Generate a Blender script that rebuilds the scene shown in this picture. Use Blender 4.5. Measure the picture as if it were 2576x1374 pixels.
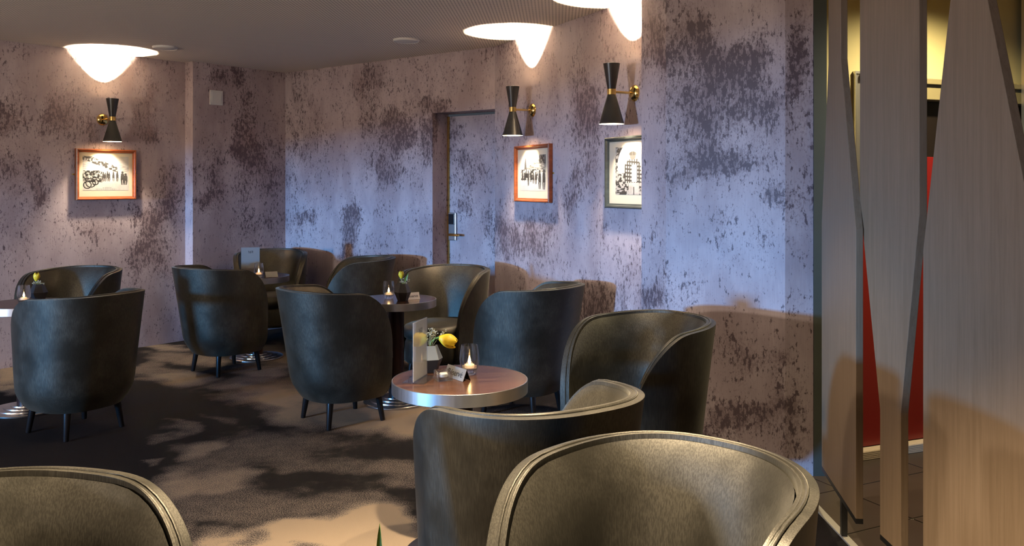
import bpy, bmesh, math, random
import numpy as np
from mathutils import Vector, Matrix
random.seed(7); rng = np.random.RandomState(11)
for o in list(bpy.data.objects): bpy.data.objects.remove(o)
SC = bpy.context.scene; COL = SC.collection

# ------------------------------------------------------------------ camera
F, CX, HY, H = 2188.0, 1288.0, 465.0, 1.4      # focal length, principal x, horizon row (px of 2576x1374), eye height
CEIL = 2.5
cam = bpy.data.cameras.new('camera'); cam.sensor_width = 36; cam.lens = 36*F/2576
cam.shift_y = -(687-HY)/2576; cam.clip_start = .05
co = bpy.data.objects.new('camera', cam); COL.objects.link(co)
co.location = (0, 0, H); co.rotation_euler = (math.pi/2, 0, 0); SC.camera = co

# ------------------------------------------------------------------ world, exposure, large lights
w = bpy.data.worlds.new('world'); SC.world = w; w.use_nodes = True
w.node_tree.nodes['Background'].inputs[0].default_value = (.55, .62, .75, 1)
w.node_tree.nodes['Background'].inputs[1].default_value = .03
vs = SC.view_settings; vs.view_transform = 'Standard'; vs.look = 'None'; vs.gamma = 1; vs.use_curve_mapping = False
vs.exposure = 1.22
try:
    SC.cycles.use_denoising = True; SC.cycles.sample_clamp_indirect = 4.0; SC.cycles.blur_glossy = 1.0
    SC.cycles.caustics_reflective = False; SC.cycles.caustics_refractive = False
except Exception: pass

def add_light(name, kind, loc, power, color, size=.02, target=None, size_y=None, spot=None, blend=.3):
    l = bpy.data.lights.new(name, kind); l.energy = power; l.color = color
    if kind == 'AREA':
        l.shape = 'RECTANGLE'; l.size = size; l.size_y = size_y or size
    else: l.shadow_soft_size = size
    if kind == 'SPOT': l.spot_size = math.radians(spot); l.spot_blend = blend
    o = bpy.data.objects.new(name, l); COL.objects.link(o); o.location = loc
    if target is not None:
        o.rotation_euler = (Vector(target)-Vector(loc)).to_track_quat('-Z', 'Y').to_euler()
    return o
# daylight coming in through window_1 (behind the camera, left)
add_light('window_daylight', 'AREA', (-10, -3.5, 1.2), 900, (.10, .43, 1.0), .55, (-.5, 6.0, 1.1), .42)

# ------------------------------------------------------------------ noise
_lat = rng.rand(8, 256, 256)
def vnoise(x, y, k=0):
    xi = np.floor(x).astype(int); yi = np.floor(y).astype(int); fx = x-xi; fy = y-yi
    fx = fx*fx*(3-2*fx); fy = fy*fy*(3-2*fy); L = _lat[k % 8]
    g = lambda a, b: L[a % 256, b % 256]
    return (g(xi, yi)*(1-fx)+g(xi+1, yi)*fx)*(1-fy)+(g(xi, yi+1)*(1-fx)+g(xi+1, yi+1)*fx)*fy
def fbm(x, y, k=0, n=4):
    s = 0; a = .5; t = 0
    for i in range(n):
        s = s+a*vnoise(x*2**i+17*i, y*2**i+31*i, k+i); t += a; a *= .55
    return s/t
def sstep(a, b, x):
    t = np.clip((x-a)/(b-a), 0, 1); return t*t*(3-2*t)

# ------------------------------------------------------------------ materials
MATS = {}
class NT:
    def __init__(s, name):
        s.m = bpy.data.materials.new(name); s.m.use_nodes = True; s.t = s.m.node_tree
        s.b = s.t.nodes['Principled BSDF']; MATS[name] = s.m
    def n(s, typ, **kw):
        nd = s.t.nodes.new(typ)
        for k, v in kw.items():
            if k.startswith('_'): setattr(nd, k[1:], v)
            else:
                key = int(k[1:]) if k[0] == 'i' and k[1:].isdigit() else k.replace('__', ' ')
                s.set(nd.inputs[key], v)
        return nd
    def set(s, inp, v):
        if isinstance(v, bpy.types.NodeSocket): s.t.links.new(v, inp)
        elif isinstance(v, bpy.types.Node): s.t.links.new(v.outputs[0], inp)
        else:
            if hasattr(inp.default_value, '__len__') and len(inp.default_value) == 4 and len(v) == 3: v = (*v, 1)
            inp.default_value = v
    def math(s, op, a, b=0.0, c=None):
        nd = s.n('ShaderNodeMath', _operation=op, i0=a, i1=b)
        if c is not None: s.set(nd.inputs[2], c)
        return nd.outputs[0]
    def smooth(s, x, lo, hi, to0=0.0, to1=1.0):
        nd = s.n('ShaderNodeMapRange', _interpolation_type='SMOOTHSTEP', i0=x, i1=lo, i2=hi, i3=to0, i4=to1); return nd.outputs[0]
    def mix(s, f, a, b):
        nd = s.n('ShaderNodeMix', _data_type='RGBA'); s.set(nd.inputs[0], f); s.set(nd.inputs[6], a); s.set(nd.inputs[7], b)
        return nd.outputs[2]
    def noise(s, vec, scale, detail=3, rough=.5, dist=0.0):
        nd = s.n('ShaderNodeTexNoise', Scale=scale, Detail=detail, Roughness=rough, Distortion=dist)
        if vec is not None: s.set(nd.inputs['Vector'], vec)
        return nd.outputs[0]
    def pos(s, scale=(1, 1, 1), rot=(0, 0, 0), obj=False):
        src = s.n('ShaderNodeTexCoord').outputs['Object'] if obj else s.n('ShaderNodeNewGeometry').outputs['Position']
        mp = s.n('ShaderNodeMapping', Vector=src); mp.inputs['Scale'].default_value = scale; mp.inputs['Rotation'].default_value = rot
        return mp.outputs[0]
    def attr(s, name): return s.n('ShaderNodeAttribute', _attribute_name=name)
    def bump(s, h, strength=.2, dist=.01):
        s.set(s.b.inputs['Normal'], s.n('ShaderNodeBump', Strength=strength, Distance=dist, Height=h).outputs[0])
    def p(s, **kw):
        for k, v in kw.items(): s.set(s.b.inputs[k.replace('__', ' ')], v)
        return s

def plain(name, col, rough=.5, metal=0.0, **kw):
    return NT(name).p(Base__Color=col, Roughness=rough, Metallic=metal, **kw).m

def mk_wallpaper():
    t = NT('wallpaper')
    pv = t.pos((1, 1, .62)); st = t.attr('stain').outputs['Fac']
    nL = t.noise(pv, 2.0, 3, .55); nM = t.noise(pv, 8, 4, .62, .4); nF = t.noise(t.pos((1, 1, .5)), 50, 5, .72)
    nS = t.noise(t.pos((1, 1, .06)), 190, 2, .6)
    a = t.math('MULTIPLY', st, .33)
    a = t.math('MULTIPLY_ADD', t.math('SUBTRACT', nL, .5), .55, a)
    a = t.math('MULTIPLY_ADD', t.math('SUBTRACT', nM, .5), .62, a)
    soft = t.smooth(a, .02, .42)
    d = t.math('MULTIPLY_ADD', t.math('SUBTRACT', nF, .5), 3.1, a)
    d = t.math('MULTIPLY_ADD', t.math('SUBTRACT', nS, .5), .5, d)
    spk = t.smooth(d, .21, .36)
    base = t.mix(t.smooth(t.noise(t.pos((1, 1, .5)), 3.1, 4, .6), .35, .65), (.52, .435, .44), (.38, .305, .315))
    base = t.mix(t.math('MULTIPLY', t.smooth(t.noise(t.pos((1, 1, .45), (0, 0, 1)), 1.7, 4, .6), .55, .75), .55), base, (.29, .20, .19))
    nG = t.noise(t.pos((1, 1, .55)), 105, 4, .7)
    h = t.math('MULTIPLY_ADD', t.math('SUBTRACT', nG, .5), 2.4, t.math('MULTIPLY', a, 1.25))
    base = t.mix(t.math('MULTIPLY', soft, .48), base, (.24, .17, .175))
    base = t.mix(t.math('MULTIPLY', t.smooth(h, .10, .34), .50), base, (.17, .12, .125))
    base = t.mix(t.math('MULTIPLY', t.smooth(nS, .35, .7), .16), base, (.25, .18, .18))
    colr = t.mix(t.math('MULTIPLY', spk, .88), base, (.095, .066, .074))
    t.p(Base__Color=colr, Roughness=.55); t.b.inputs['Specular IOR Level'].default_value = .3
    t.bump(nS, .08, .004); return t.m

def mk_ceiling():
    t = NT('perforated_ceiling')
    v = t.pos((1/.021, 1/.021, 0), (0, 0, math.radians(3)))
    fr = t.n('ShaderNodeVectorMath', _operation='FRACTION', i0=v)
    ce = t.n('ShaderNodeVectorMath', _operation='SUBTRACT', i0=fr.outputs[0]); ce.inputs[1].default_value = (.5, .5, 0)
    ln = t.n('ShaderNodeVectorMath', _operation='LENGTH', i0=ce.outputs[0]).outputs['Value']
    hole = t.smooth(ln, .20, .28, 1, 0)
    t.p(Base__Color=t.mix(hole, (.82, .74, .64), (.20, .17, .145)), Roughness=.8); return t.m

def mk_carpet():
    t = NT('carpet_pile')
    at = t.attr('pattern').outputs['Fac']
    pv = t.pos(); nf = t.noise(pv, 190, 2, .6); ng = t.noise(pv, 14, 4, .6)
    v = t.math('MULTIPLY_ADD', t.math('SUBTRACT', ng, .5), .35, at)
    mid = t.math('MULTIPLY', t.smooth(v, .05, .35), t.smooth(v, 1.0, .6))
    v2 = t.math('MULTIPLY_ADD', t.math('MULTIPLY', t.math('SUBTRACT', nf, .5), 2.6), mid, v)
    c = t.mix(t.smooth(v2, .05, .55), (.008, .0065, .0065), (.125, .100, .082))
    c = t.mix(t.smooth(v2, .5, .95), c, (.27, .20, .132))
    t.p(Base__Color=c, Roughness=.95); t.b.inputs['Specular IOR Level'].default_value = .1
    t.bump(t.noise(pv, 260, 2, .7), .5, .006); return t.m

def mk_fabric():
    t = NT('olive_satin_fabric')
    pv = t.pos((1, 1, .05), obj=True); ns = t.noise(pv, 320, 2, .6); nb = t.noise(t.pos(obj=True), 5, 3, .55)
    c = t.mix(t.smooth(nb, .38, .64), (.038, .034, .025), (.078, .070, .053))
    c = t.mix(t.math('MULTIPLY', t.smooth(ns, .35, .65), .6), c, (.025, .022, .016))
    t.p(Base__Color=c, Metallic=.70, Roughness=t.smooth(nb, .3, .7, .44, .56))
    t.b.inputs['Sheen Weight'].default_value = .16; t.b.inputs['Sheen Roughness'].default_value = .4
    t.set(t.b.inputs['Sheen Tint'], (.80, .74, .58))
    t.bump(ns, .12, .003); return t.m

def mk_wood(name, c1, c2, rough, scale=(1, 1, .04), obj=False, f=40):
    t = NT(name)
    n1 = t.noise(t.pos(scale, obj=obj), f, 4, .6, .6); n2 = t.noise(t.pos(tuple(x*4 for x in scale), obj=obj), f, 2, .6)
    c = t.mix(t.smooth(n1, .3, .7), c1, c2); c = t.mix(t.math('MULTIPLY', t.smooth(n2, .5, .8), .3), c, tuple(x*.5 for x in c2))
    t.p(Base__Color=c, Roughness=rough); t.b.inputs['Specular IOR Level'].default_value = .3; t.bump(n2, .05, .002); return t.m

def mk_steel(name, col, rough, scale):
    t = NT(name); n = t.noise(t.pos(scale, obj=True), 60, 2, .6)
    t.p(Base__Color=col, Metallic=1.0, Roughness=t.smooth(n, .3, .7, rough*.95, rough*1.05)); return t.m

def mk_glass(name, rough=0.0, col=(1, 1, 1)):
    t = NT(name); t.p(Base__Color=col, Roughness=rough, IOR=1.45); t.b.inputs['Transmission Weight'].default_value = 1.0
    lp = t.n('ShaderNodeBsdfTransparent'); mx = t.n('ShaderNodeMixShader', i0=.55)
    t.t.links.new(t.b.outputs[0], mx.inputs[1]); t.t.links.new(lp.outputs[0], mx.inputs[2])
    t.t.links.new(mx.outputs[0], t.t.nodes['Material Output'].inputs[0]); return t.m

def mk_emit(name, col, strength):
    t = NT(name); t.p(Base__Color=(.0, .0, .0)); t.set(t.b.inputs['Emission Color'], col); t.b.inputs['Emission Strength'].default_value = strength; return t.m

def mk_print(name):
    t = NT(name); t.p(Base__Color=t.attr('print').outputs['Color'], Roughness=.35); return t.m

def mk_painted(name, c1, c2, rough=.6, scale=6):
    t = NT(name); n = t.noise(t.pos(), scale, 4, .6); t.p(Base__Color=t.mix(n, c1, c2), Roughness=rough); return t.m

WALL = mk_wallpaper(); CEILM = mk_ceiling(); CARPET = mk_carpet(); FABRIC = mk_fabric()
OAK = mk_wood('pale_oak_veneer', (.205, .145, .094), (.172, .119, .074), .5, f=75)
WALNUT = mk_wood('dark_walnut_top', (.085, .038, .022), (.045, .020, .013), .22, (.06, 1, 1), True, 30)
LEGWOOD = mk_wood('black_stained_wood', (.012, .009, .008), (.006, .005, .005), .3, (1, 1, .08), True)
PEDEST = mk_wood('dark_brown_pedestal', (.030, .012, .010), (.018, .008, .007), .35, (1, 1, .08), True)
STEEL = mk_steel('brushed_steel_band', (.60, .58, .56), .34, (1, 1, .02))
STEELB = mk_steel('polished_steel_base', (.62, .60, .58), .22, (1, 1, 1))
SIGNM = mk_steel('brushed_sign_plate', (.72, .68, .62), .42, (.05, 1, 1))
BRASS = mk_steel('polished_brass', (.86, .60, .20), .16, (1, 1, 1))
BLACKM = mk_painted('satin_black_lacquer', (.010, .010, .010), (.014, .013, .012), .32)
INNERM = mk_painted('cream_shade_lining', (.75, .66, .50), (.80, .70, .54), .5)
FRAMEW = mk_wood('reddish_wood_frame', (.26, .075, .026), (.17, .045, .016), .28, (.2, .2, 1), True, 25)
FRAMEG = mk_wood('dark_green_grey_frame', (.040, .050, .050), (.022, .028, .029), .35, (.2, .2, 1), True, 25)
MATB = mk_painted('cream_picture_mount', (.50, .45, .34), (.54, .48, .37), .7)
PRINT = mk_print('printed_picture'); PAPER = mk_print('printed_card')
GLASS = mk_glass('clear_glass'); ACRYL = mk_glass('clear_acrylic', .02)
WHITEP = mk_painted('white_plastic', (.70, .68, .64), (.74, .72, .68), .45)
WAX = NT('white_wax').p(Base__Color=(.85, .78, .66), Roughness=.5); WAX.b.inputs['Subsurface Weight'].default_value = .2
WAX.set(WAX.b.inputs['Emission Color'], (1, .62, .3, 1)); WAX.b.inputs['Emission Strength'].default_value = .35; WAX = WAX.m
FLAME = mk_emit('candle_flame', (1, .62, .25, 1), 28); BULB = mk_emit('lamp_bulb', (1, .80, .52, 1), 30)
INK = plain('black_ink', (.015, .013, .012), .6)
VASEM = mk_painted('matt_black_ceramic', (.014, .013, .013), (.022, .020, .019), .42)
VASEG = mk_painted('grey_glazed_ceramic', (.20, .21, .20), (.24, .25, .235), .35)
PETAL = mk_painted('yellow_tulip_petal', (.80, .52, .015), (.88, .64, .04), .5, 40)
LEAFM = mk_painted('green_leaf', (.10, .20, .025), (.16, .28, .04), .45, 40)
SPRIG = mk_painted('dry_sprig', (.24, .22, .09), (.34, .28, .13), .7, 50)
BUDM = mk_painted('pale_bud', (.52, .50, .36), (.62, .58, .44), .7, 50)
RED = mk_painted('red_lacquer_door', (.17, .008, .008), (.19, .010, .009), .32)
DARKD = mk_painted('dark_door_glass', (.010, .007, .006), (.016, .011, .010), .25)
YELW = mk_painted('ochre_yellow_paint', (.52, .43, .20), (.57, .47, .23), .7)
OLIVE = mk_painted('olive_door_frame', (.20, .165, .085), (.24, .195, .10), .45)
GREENP = mk_painted('grey_green_paint', (.062, .070, .058), (.075, .084, .070), .6)
TILE = mk_painted('dark_brown_tile', (.034, .024, .019), (.060, .043, .034), .38, 5)
GROUT = mk_painted('pale_grout', (.20, .17, .14), (.25, .21, .17), .9)
TRIMM = mk_painted('pale_metal_trim', (.26, .24, .20), (.30, .27, .23), .4)
SILLM = mk_painted('ribbed_pale_sill', (.50, .40, .30), (.56, .45, .34), .45)
PLASTER = mk_painted('mauve_plaster', (.36, .29, .28), (.42, .33, .31), .8)
WINF = mk_painted('grey_window_frame', (.22, .22, .22), (.26, .26, .26), .5)
LOCKB = mk_painted('black_card_reader', (.012, .012, .014), (.018, .018, .020), .2)

# ------------------------------------------------------------------ mesh helpers
class MB:
    def __init__(s): s.v = []; s.f = []; s.mi = []
    def add(s, vs, fs, mi=0):
        o = len(s.v); s.v += [tuple(v) for v in vs]; s.f += [tuple(i+o for i in f) for f in fs]; s.mi += [mi]*len(fs); return s
    def box(s, x0, x1, y0, y1, z0, z1, mi=0, M=None):
        vs = [Vector((x, y, z)) for z in (z0, z1) for y in (y0, y1) for x in (x0, x1)]
        if M: vs = [M @ v for v in vs]
        return s.add(vs, [(0, 2, 3, 1), (4, 5, 7, 6), (0, 1, 5, 4), (2, 6, 7, 3), (0, 4, 6, 2), (1, 3, 7, 5)], mi)
    def prism(s, poly, z0, z1, mi=0, M=None):
        n = len(poly); vs = [Vector((x, y, z)) for z in (z0, z1) for x, y in poly]
        if M: vs = [M @ v for v in vs]
        return s.add(vs, [tuple(range(n))[::-1], tuple(range(n, 2*n))]+[(i, (i+1) % n, n+(i+1) % n, n+i) for i in range(n)], mi)
    def lathe(s, prof, n=32, c=(0, 0, 0), mi=0, M=None, close=True):
        vs = []; fs = []
        for r, z in prof:
            for k in range(n):
                a = 2*math.pi*k/n; vs.append(Vector((c[0]+r*math.cos(a), c[1]+r*math.sin(a), c[2]+z)))
        for i in range(len(prof)-1):
            for k in range(n): fs.append((i*n+k, i*n+(k+1) % n, (i+1)*n+(k+1) % n, (i+1)*n+k))
        if close:
            if prof[0][0] > 1e-6: fs.append(tuple(range(n))[::-1])
            if prof[-1][0] > 1e-6: fs.append(tuple(range((len(prof)-1)*n, len(prof)*n)))
        if M: vs = [M @ v for v in vs]
        return s.add(vs, fs, mi)
    def tube(s, pts, r, n=8, mi=0, cap=True):
        pts = [Vector(p) for p in pts]; rs = r if hasattr(r, '__len__') else [r]*len(pts); vs = []; fs = []
        up = None
        for i, p in enumerate(pts):
            d = (pts[min(i+1, len(pts)-1)]-pts[max(i-1, 0)]).normalized()
            if up is None: up = Vector((0, 0, 1)) if abs(d.z) < .9 else Vector((1, 0, 0))
            a = (up-d*up.dot(d)).normalized(); b = d.cross(a); up = a
            for k in range(n):
                t = 2*math.pi*k/n; vs.append(p+(a*math.cos(t)+b*math.sin(t))*rs[i])
        for i in range(len(pts)-1):
            for k in range(n): fs.append((i*n+k, i*n+(k+1) % n, (i+1)*n+(k+1) % n, (i+1)*n+k))
        if cap: fs.append(tuple(range(n))[::-1]); fs.append(tuple(range((len(pts)-1)*n, len(pts)*n)))
        return s.add(vs, fs, mi)
    def ball(s, c, r, mi=0, nu=8, nv=5, sq=(1, 1, 1)):
        return s.lathe([(max(1e-4, r*math.sin(math.pi*i/nv))*sq[0], -r*math.cos(math.pi*i/nv)*sq[2]) for i in range(nv+1)], nu, c, mi, close=False)
    def mesh(s, name, mats, smooth=None):
        me = bpy.data.meshes.new(name); me.from_pydata(s.v, [], s.f)
        for m in (mats if isinstance(mats, (list, tuple)) else [mats]): me.materials.append(m)
        me.polygons.foreach_set('material_index', s.mi); me.update()
        bm = bmesh.new(); bm.from_mesh(me); bmesh.ops.recalc_face_normals(bm, faces=bm.faces); bm.to_mesh(me); bm.free()
        if smooth: smooth_by(me, smooth)
        return me
    def build(s, name, mats, parent=None, smooth=None, bevel=0): return obj(name, s.mesh(name, mats, smooth), parent, bevel)
def smooth_by(me, deg):
    me.polygons.foreach_set('use_smooth', [True]*len(me.polygons))
    try: me.set_sharp_from_angle(angle=math.radians(deg))
    except Exception: pass
def obj(name, me, parent=None, bevel=0):
    o = bpy.data.objects.new(name, me); COL.objects.link(o)
    if parent: o.parent = parent
    if bevel:
        m = o.modifiers.new('bevel', 'BEVEL'); m.width = bevel; m.segments = 2; m.limit_method = 'ANGLE'; m.angle_limit = math.radians(35)
    return o
def tag(o, label, cat, group=None, kind=None):
    o['label'] = label; o['category'] = cat
    if group: o['group'] = group
    if kind: o['kind'] = kind
    return o
def thing(name, label, cat, loc, rz=0, group=None):
    o = bpy.data.objects.new(name, None); COL.objects.link(o); o.location = loc; o.rotation_euler = (0, 0, rz)
    o.empty_display_size = .1; return tag(o, label, cat, group)
def inst(src, parent):
    o = src.copy(); COL.objects.link(o); o.parent = parent
    for ch in src.children: inst(ch, o)
    return o
def copy_tree(src, loc, rz, label, group=None):
    o = src.copy(); COL.objects.link(o); o.location = loc; o.rotation_euler = (0, 0, rz); o['label'] = label
    if group: o['group'] = group
    for ch in src.children: inst(ch, o)
    return o
def floor_at(px, py): Y = F*H/(py-HY); return Vector(((px-CX)/F*Y, Y, 0))
def to_px(x, y, z): return CX+F*x/y, HY+F*(H-z)/y

# ------------------------------------------------------------------ the room's walls (plan points in metres)
dA = Vector((.6145, .789, 0)); nA = Vector((.789, -.6145, 0))       # left wall: along / into the room
dB = Vector((.7891, -.6142, 0)); nB = Vector((-.6142, -.7891, 0))   # far wall
dC = Vector((.437, -.8995, 0)); nC = Vector((-.8995, -.437, 0))     # right far wall
dW = Vector((.9262, .3768, 0)); nW = Vector((.3768, -.9262, 0))     # corridor wall
pA1 = Vector((-2.940, 7.826, 0)); pA2 = Vector((-2.845, 7.752, 0)); pAB = Vector((-2.226, 8.546, 0))
pJ = Vector((-.670, 7.335, 0)); pBC = Vector((-.136, 6.919, 0))

STAINS = [(20,300,38,45,1),(150,285,55,45,1),(370,285,45,55,.45),(95,480,22,45,.6),(20,430,30,40,.6),(385,330,45,22,.6),(235,325,20,42,.6),
 (385,560,45,60,.8),(360,640,45,50,.8),(215,575,30,30,.4),(425,445,30,40,.4),(440,505,40,35,.6),(250,130,60,30,.2),(60,120,40,20,.5),
 (540,200,22,12,.9),(612,320,28,65,.9),(625,380,45,22,1.1),(600,185,22,28,.8),(700,172,30,14,.6),(530,430,30,40,.5),(640,430,50,55,.6),
 (510,500,22,25,.9),(545,490,25,20,.6),(690,455,25,40,.6),(640,560,50,30,.4),(600,240,25,30,.5),
 (750,310,35,100,.4),(760,180,45,20,.4),(925,260,25,70,.35),(985,350,50,70,.6),(1000,312,45,20,1),(1020,345,30,20,1),(960,420,45,50,.4),(770,550,25,22,.9),
 (880,590,20,50,1),(865,540,25,22,.7),(1075,275,35,20,.6),(1080,370,18,60,.9),(1110,310,26,45,1.1),(1005,440,35,40,.4),(935,180,25,30,.45),(1040,165,30,14,.4),(890,640,15,15,.8),
 (1165,405,28,30,.7),(1200,445,30,45,.6),(1172,530,28,22,.9),(1236,520,16,60,.6),(1140,330,20,30,.3),
 (1478,235,30,60,.8),(1490,300,60,45,1),(1470,420,35,60,.6),(1440,520,22,60,.5),(1275,565,38,40,.9),(1285,625,35,40,.7),(1352,600,35,45,.7),
 (1460,790,60,60,.9),(1505,740,45,40,.6),(1400,565,25,30,.5),(1300,130,16,60,.45),(1372,160,22,35,.5),(1530,90,25,70,.45),(1265,330,14,40,.5),(1550,440,20,50,.6),
 (1650,90,32,95,.7),(1770,95,35,45,.9),(1868,150,62,24,1.5),(1815,180,45,45,1),(1700,130,40,60,.6),(1920,95,55,35,.5),(1850,240,120,50,.45),(1880,200,50,25,.7),
 (1750,315,80,55,.7),(1800,385,70,22,.8),(1815,412,80,25,1.0),(1730,440,45,25,.9),(1860,300,110,60,.35),(1940,490,32,28,1.0),(1945,262,22,12,.8),
 (2008,120,20,55,1.1),(2002,190,20,60,.9),(1640,745,32,30,1.0),(1680,690,30,60,.3),(1950,600,30,40,.3),(1840,560,60,40,.2),(1760,60,40,30,.6),
 (1900,920,45,30,.7),(1965,905,22,25,.9),(1850,880,70,50,.5),(1900,1030,60,25,.9),(1820,1055,50,30,1.2),(1990,1100,25,90,.7),(1960,990,30,60,.5)]
def stain_of(P):
    Y = np.maximum(P[:, 1], .5); px = CX+F*P[:, 0]/Y; py = HY+F*(H-P[:, 2])/Y
    px = px+26*(fbm(px/38, py/45, 1)-.5)*2; py = py+30*(fbm(px/38, py/45, 4)-.5)*2
    s = np.full(len(P), -.18)
    for x, y, rx, ry, a in STAINS:
        s = s+a*1.25*np.exp(-(((px-x)/(rx*1.05))**2+((py-y)/(ry*1.05))**2))
    return np.clip(s, -.3, 1.0+.35*np.clip(s-1.0, 0, 1))
def slab(name, p0, p1, z0, z1, nrm, th, mat, label, res=.03, cat='wall', parent=None, structure=True):
    """wall slab: finely divided front face from p0 to p1 (room side), thickness th away from the room"""
    L = (p1-p0).length; nu = max(1, int(L/res)); nz = max(1, int((z1-z0)/res))
    u = np.linspace(0, 1, nu+1); z = np.linspace(z0, z1, nz+1); U, Z = np.meshgrid(u, z)
    P = np.stack([p0.x+(p1.x-p0.x)*U, p0.y+(p1.y-p0.y)*U, Z], -1).reshape(-1, 3)
    mb = MB(); idx = lambda i, j: j*(nu+1)+i
    fs = [(idx(i, j), idx(i+1, j), idx(i+1, j+1), idx(i, j+1)) for j in range(nz) for i in range(nu)]
    mb.add([tuple(p) for p in P], fs)
    b = [(p.x-nrm.x*th, p.y-nrm.y*th, zz) for zz in (z0, z1) for p in (p0, p1)]; o = len(mb.v); mb.v += b
    mb.f += [(o, o+2, o+3, o+1)]
    mb.f += [tuple([idx(i, 0) for i in range(nu, -1, -1)]+[o, o+1]), tuple([idx(i, nz) for i in range(nu+1)]+[o+3, o+2]),
             tuple([idx(0, j) for j in range(nz+1)]+[o+2, o]), tuple([idx(nu, j) for j in range(nz, -1, -1)]+[o+1, o+3])]
    mb.mi += [0]*5
    me = bpy.data.meshes.new(name); me.from_pydata(mb.v, [], mb.f); me.materials.append(mat); me.update()
    at = me.attributes.new('stain', 'FLOAT', 'POINT'); at.data.foreach_set('value', stain_of(np.array(mb.v)).astype(np.float32))
    ob = obj(name, me, parent)
    if structure: tag(ob, label, cat, kind='structure')
    return ob

slab('wall_left', Vector((-7.0, 2.613, 0)), pA1+dA*.0, 0, CEIL, nA, .2, WALL, 'mauve distressed wallpaper wall at left behind the framed street photograph')
slab('wall_left_pilaster', pA2, pAB, 0, CEIL, nA, .25, WALL, 'darker wallpapered projecting wall strip left of the room corner with the white plate')
slab('wall_back', pAB, pJ, 0, CEIL, nB, .2, WALL, 'bluish distressed wallpaper wall between the corner and the door recess')
slab('wall_back_header', pJ, pBC, 2.004, CEIL, nB, .2, WALL, 'wallpapered strip of wall above the recessed door')
slab('wall_right', pBC, pBC+dC*2.1, 0, CEIL, nC, .15, WALL, 'distressed wallpaper wall at right carrying two lamps and two framed photographs')
# door in its recess
jb = pJ-nB*.2
dl = slab('door_1', jb+nB*.004+dB*.02, jb+nB*.004+dB*.80, .005, 1.985, nB, .05, WALL, 'recessed door papered like the wall, with a steel lock plate and lever', cat='door')
def wall_M(p, d, n, z): return Matrix(((d.x, -n.x, 0, p.x), (d.y, -n.y, 0, p.y), (0, 0, 1, z), (0, 0, 0, 1)))   # local x along wall, -y into the room
Mj = wall_M(jb+nB*.004, dB, nB, 0)
MB().box(-.0, .018, -.012, .05, .0, 1.985, M=Mj).build('door_frame', BRASS, dl)
def on_wall_px(px, p0, d, off=0.0, n=None):
    q = p0+(n*off if n else Vector()); k = (px-CX)/F
    t = (k*q.y-q.x)/(d.x-k*d.y); return q+d*t, t
lp, lt = on_wall_px(1141, jb+nB*.004, dB)
Ml = wall_M(lp, dB, nB, 0); zL = lambda y, P: H-(y-HY)/F*P.y
za, zb_ = zL(605, lp), zL(535, lp)
plate = MB().box(-.042, .042, -.022, 0, za, zb_, M=Ml).build('lock_plate', STEEL, dl, bevel=.006); plate['label'] = 'brushed steel lock plate'
MB().box(-.034, .034, -.030, -.021, zb_-.10, zb_-.012, M=Ml).build('card_reader', LOCKB, plate, bevel=.004)
hz = zL(590, lp)
MB().tube([Ml @ Vector(v) for v in ((-.012, -.015, hz), (-.012, -.055, hz), (.0, -.066, hz), (.03, -.07, hz), (.12, -.07, hz-.002))], [.011, .011, .011, .0105, .009], 10).build('door_handle', BRASS, dl, 40)
# column with chamfered sides
cpts = [Vector((.85, 5.0, 0)), Vector((.715, 4.80, 0)), Vector((.813, 4.594, 0)), Vector((1.319, 4.20, 0)), Vector((1.448, 4.18, 0)), Vector((1.50, 4.95, 0))]
colw = None
def column():
    mb = MB(); res = .03; zs = np.linspace(0, CEIL, int(CEIL/res)+1)
    for k in range(len(cpts)-1):
        a, b = cpts[k], cpts[k+1]; nu = max(1, int((b-a).length/res)); o = len(mb.v)
        for z in zs:
            for i in range(nu+1):
                q = a.lerp(b, i/nu); mb.v.append((q.x, q.y, z))
        W = nu+1
        for j in range(len(zs)-1):
            for i in range(nu): mb.f.append((o+j*W+i, o+j*W+i+1, o+(j+1)*W+i+1, o+(j+1)*W+i)); mb.mi.append(0)
    me = bpy.data.meshes.new('wall_column'); me.from_pydata(mb.v, [], mb.f); me.materials.append(WALL); me.update()
    at = me.attributes.new('stain', 'FLOAT', 'POINT'); at.data.foreach_set('value', stain_of(np.array(mb.v)).astype(np.float32))
    return tag(obj('wall_column', me), 'broad wallpapered column lit blue behind the right-hand armchairs', 'column', kind='structure')
column()
tag(MB().prism([(1.450, 4.178), (1.512, 4.178), (1.58, 4.9), (1.503, 4.9)], 0, CEIL).build('trim_1', GREENP), 'narrow grey-green painted post between the column and the wooden screen', 'trim', kind='structure')
# walls outside the frame
tag(MB().box(-7.2, -7.0, 2.2, 2.75, 0, CEIL).box(-7.2, -7.0, -3, -2.1, 0, CEIL).box(-7.2, -7.0, -2.1, 2.2, 0, .5).box(-7.2, -7.0, -2.1, 2.2, 2.25, CEIL).build('wall_window_side', PLASTER), 'plaster wall with the window, out of view at left', 'wall', kind='structure')
tag(MB().box(-7.2, 5.2, -3.2, -3, 0, CEIL).build('wall_rear', PLASTER), 'plaster wall behind the camera', 'wall', kind='structure')
tag(MB().box(5.0, 5.2, -3, 7, 0, CEIL).build('wall_corridor_side', YELW), 'ochre wall closing the corridor at right', 'wall', kind='structure')
wn = tag(MB().box(-7.14, -7.06, -2.1, -2.05, .5, 2.25).box(-7.14, -7.06, 2.15, 2.2, .5, 2.25).box(-7.14, -7.06, -2.05, 2.15, .5, .55).box(-7.14, -7.06, -2.05, 2.15, 2.2, 2.25).build('window_1', WINF), 'wide window in the side wall, out of view', 'window', kind='structure')
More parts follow.
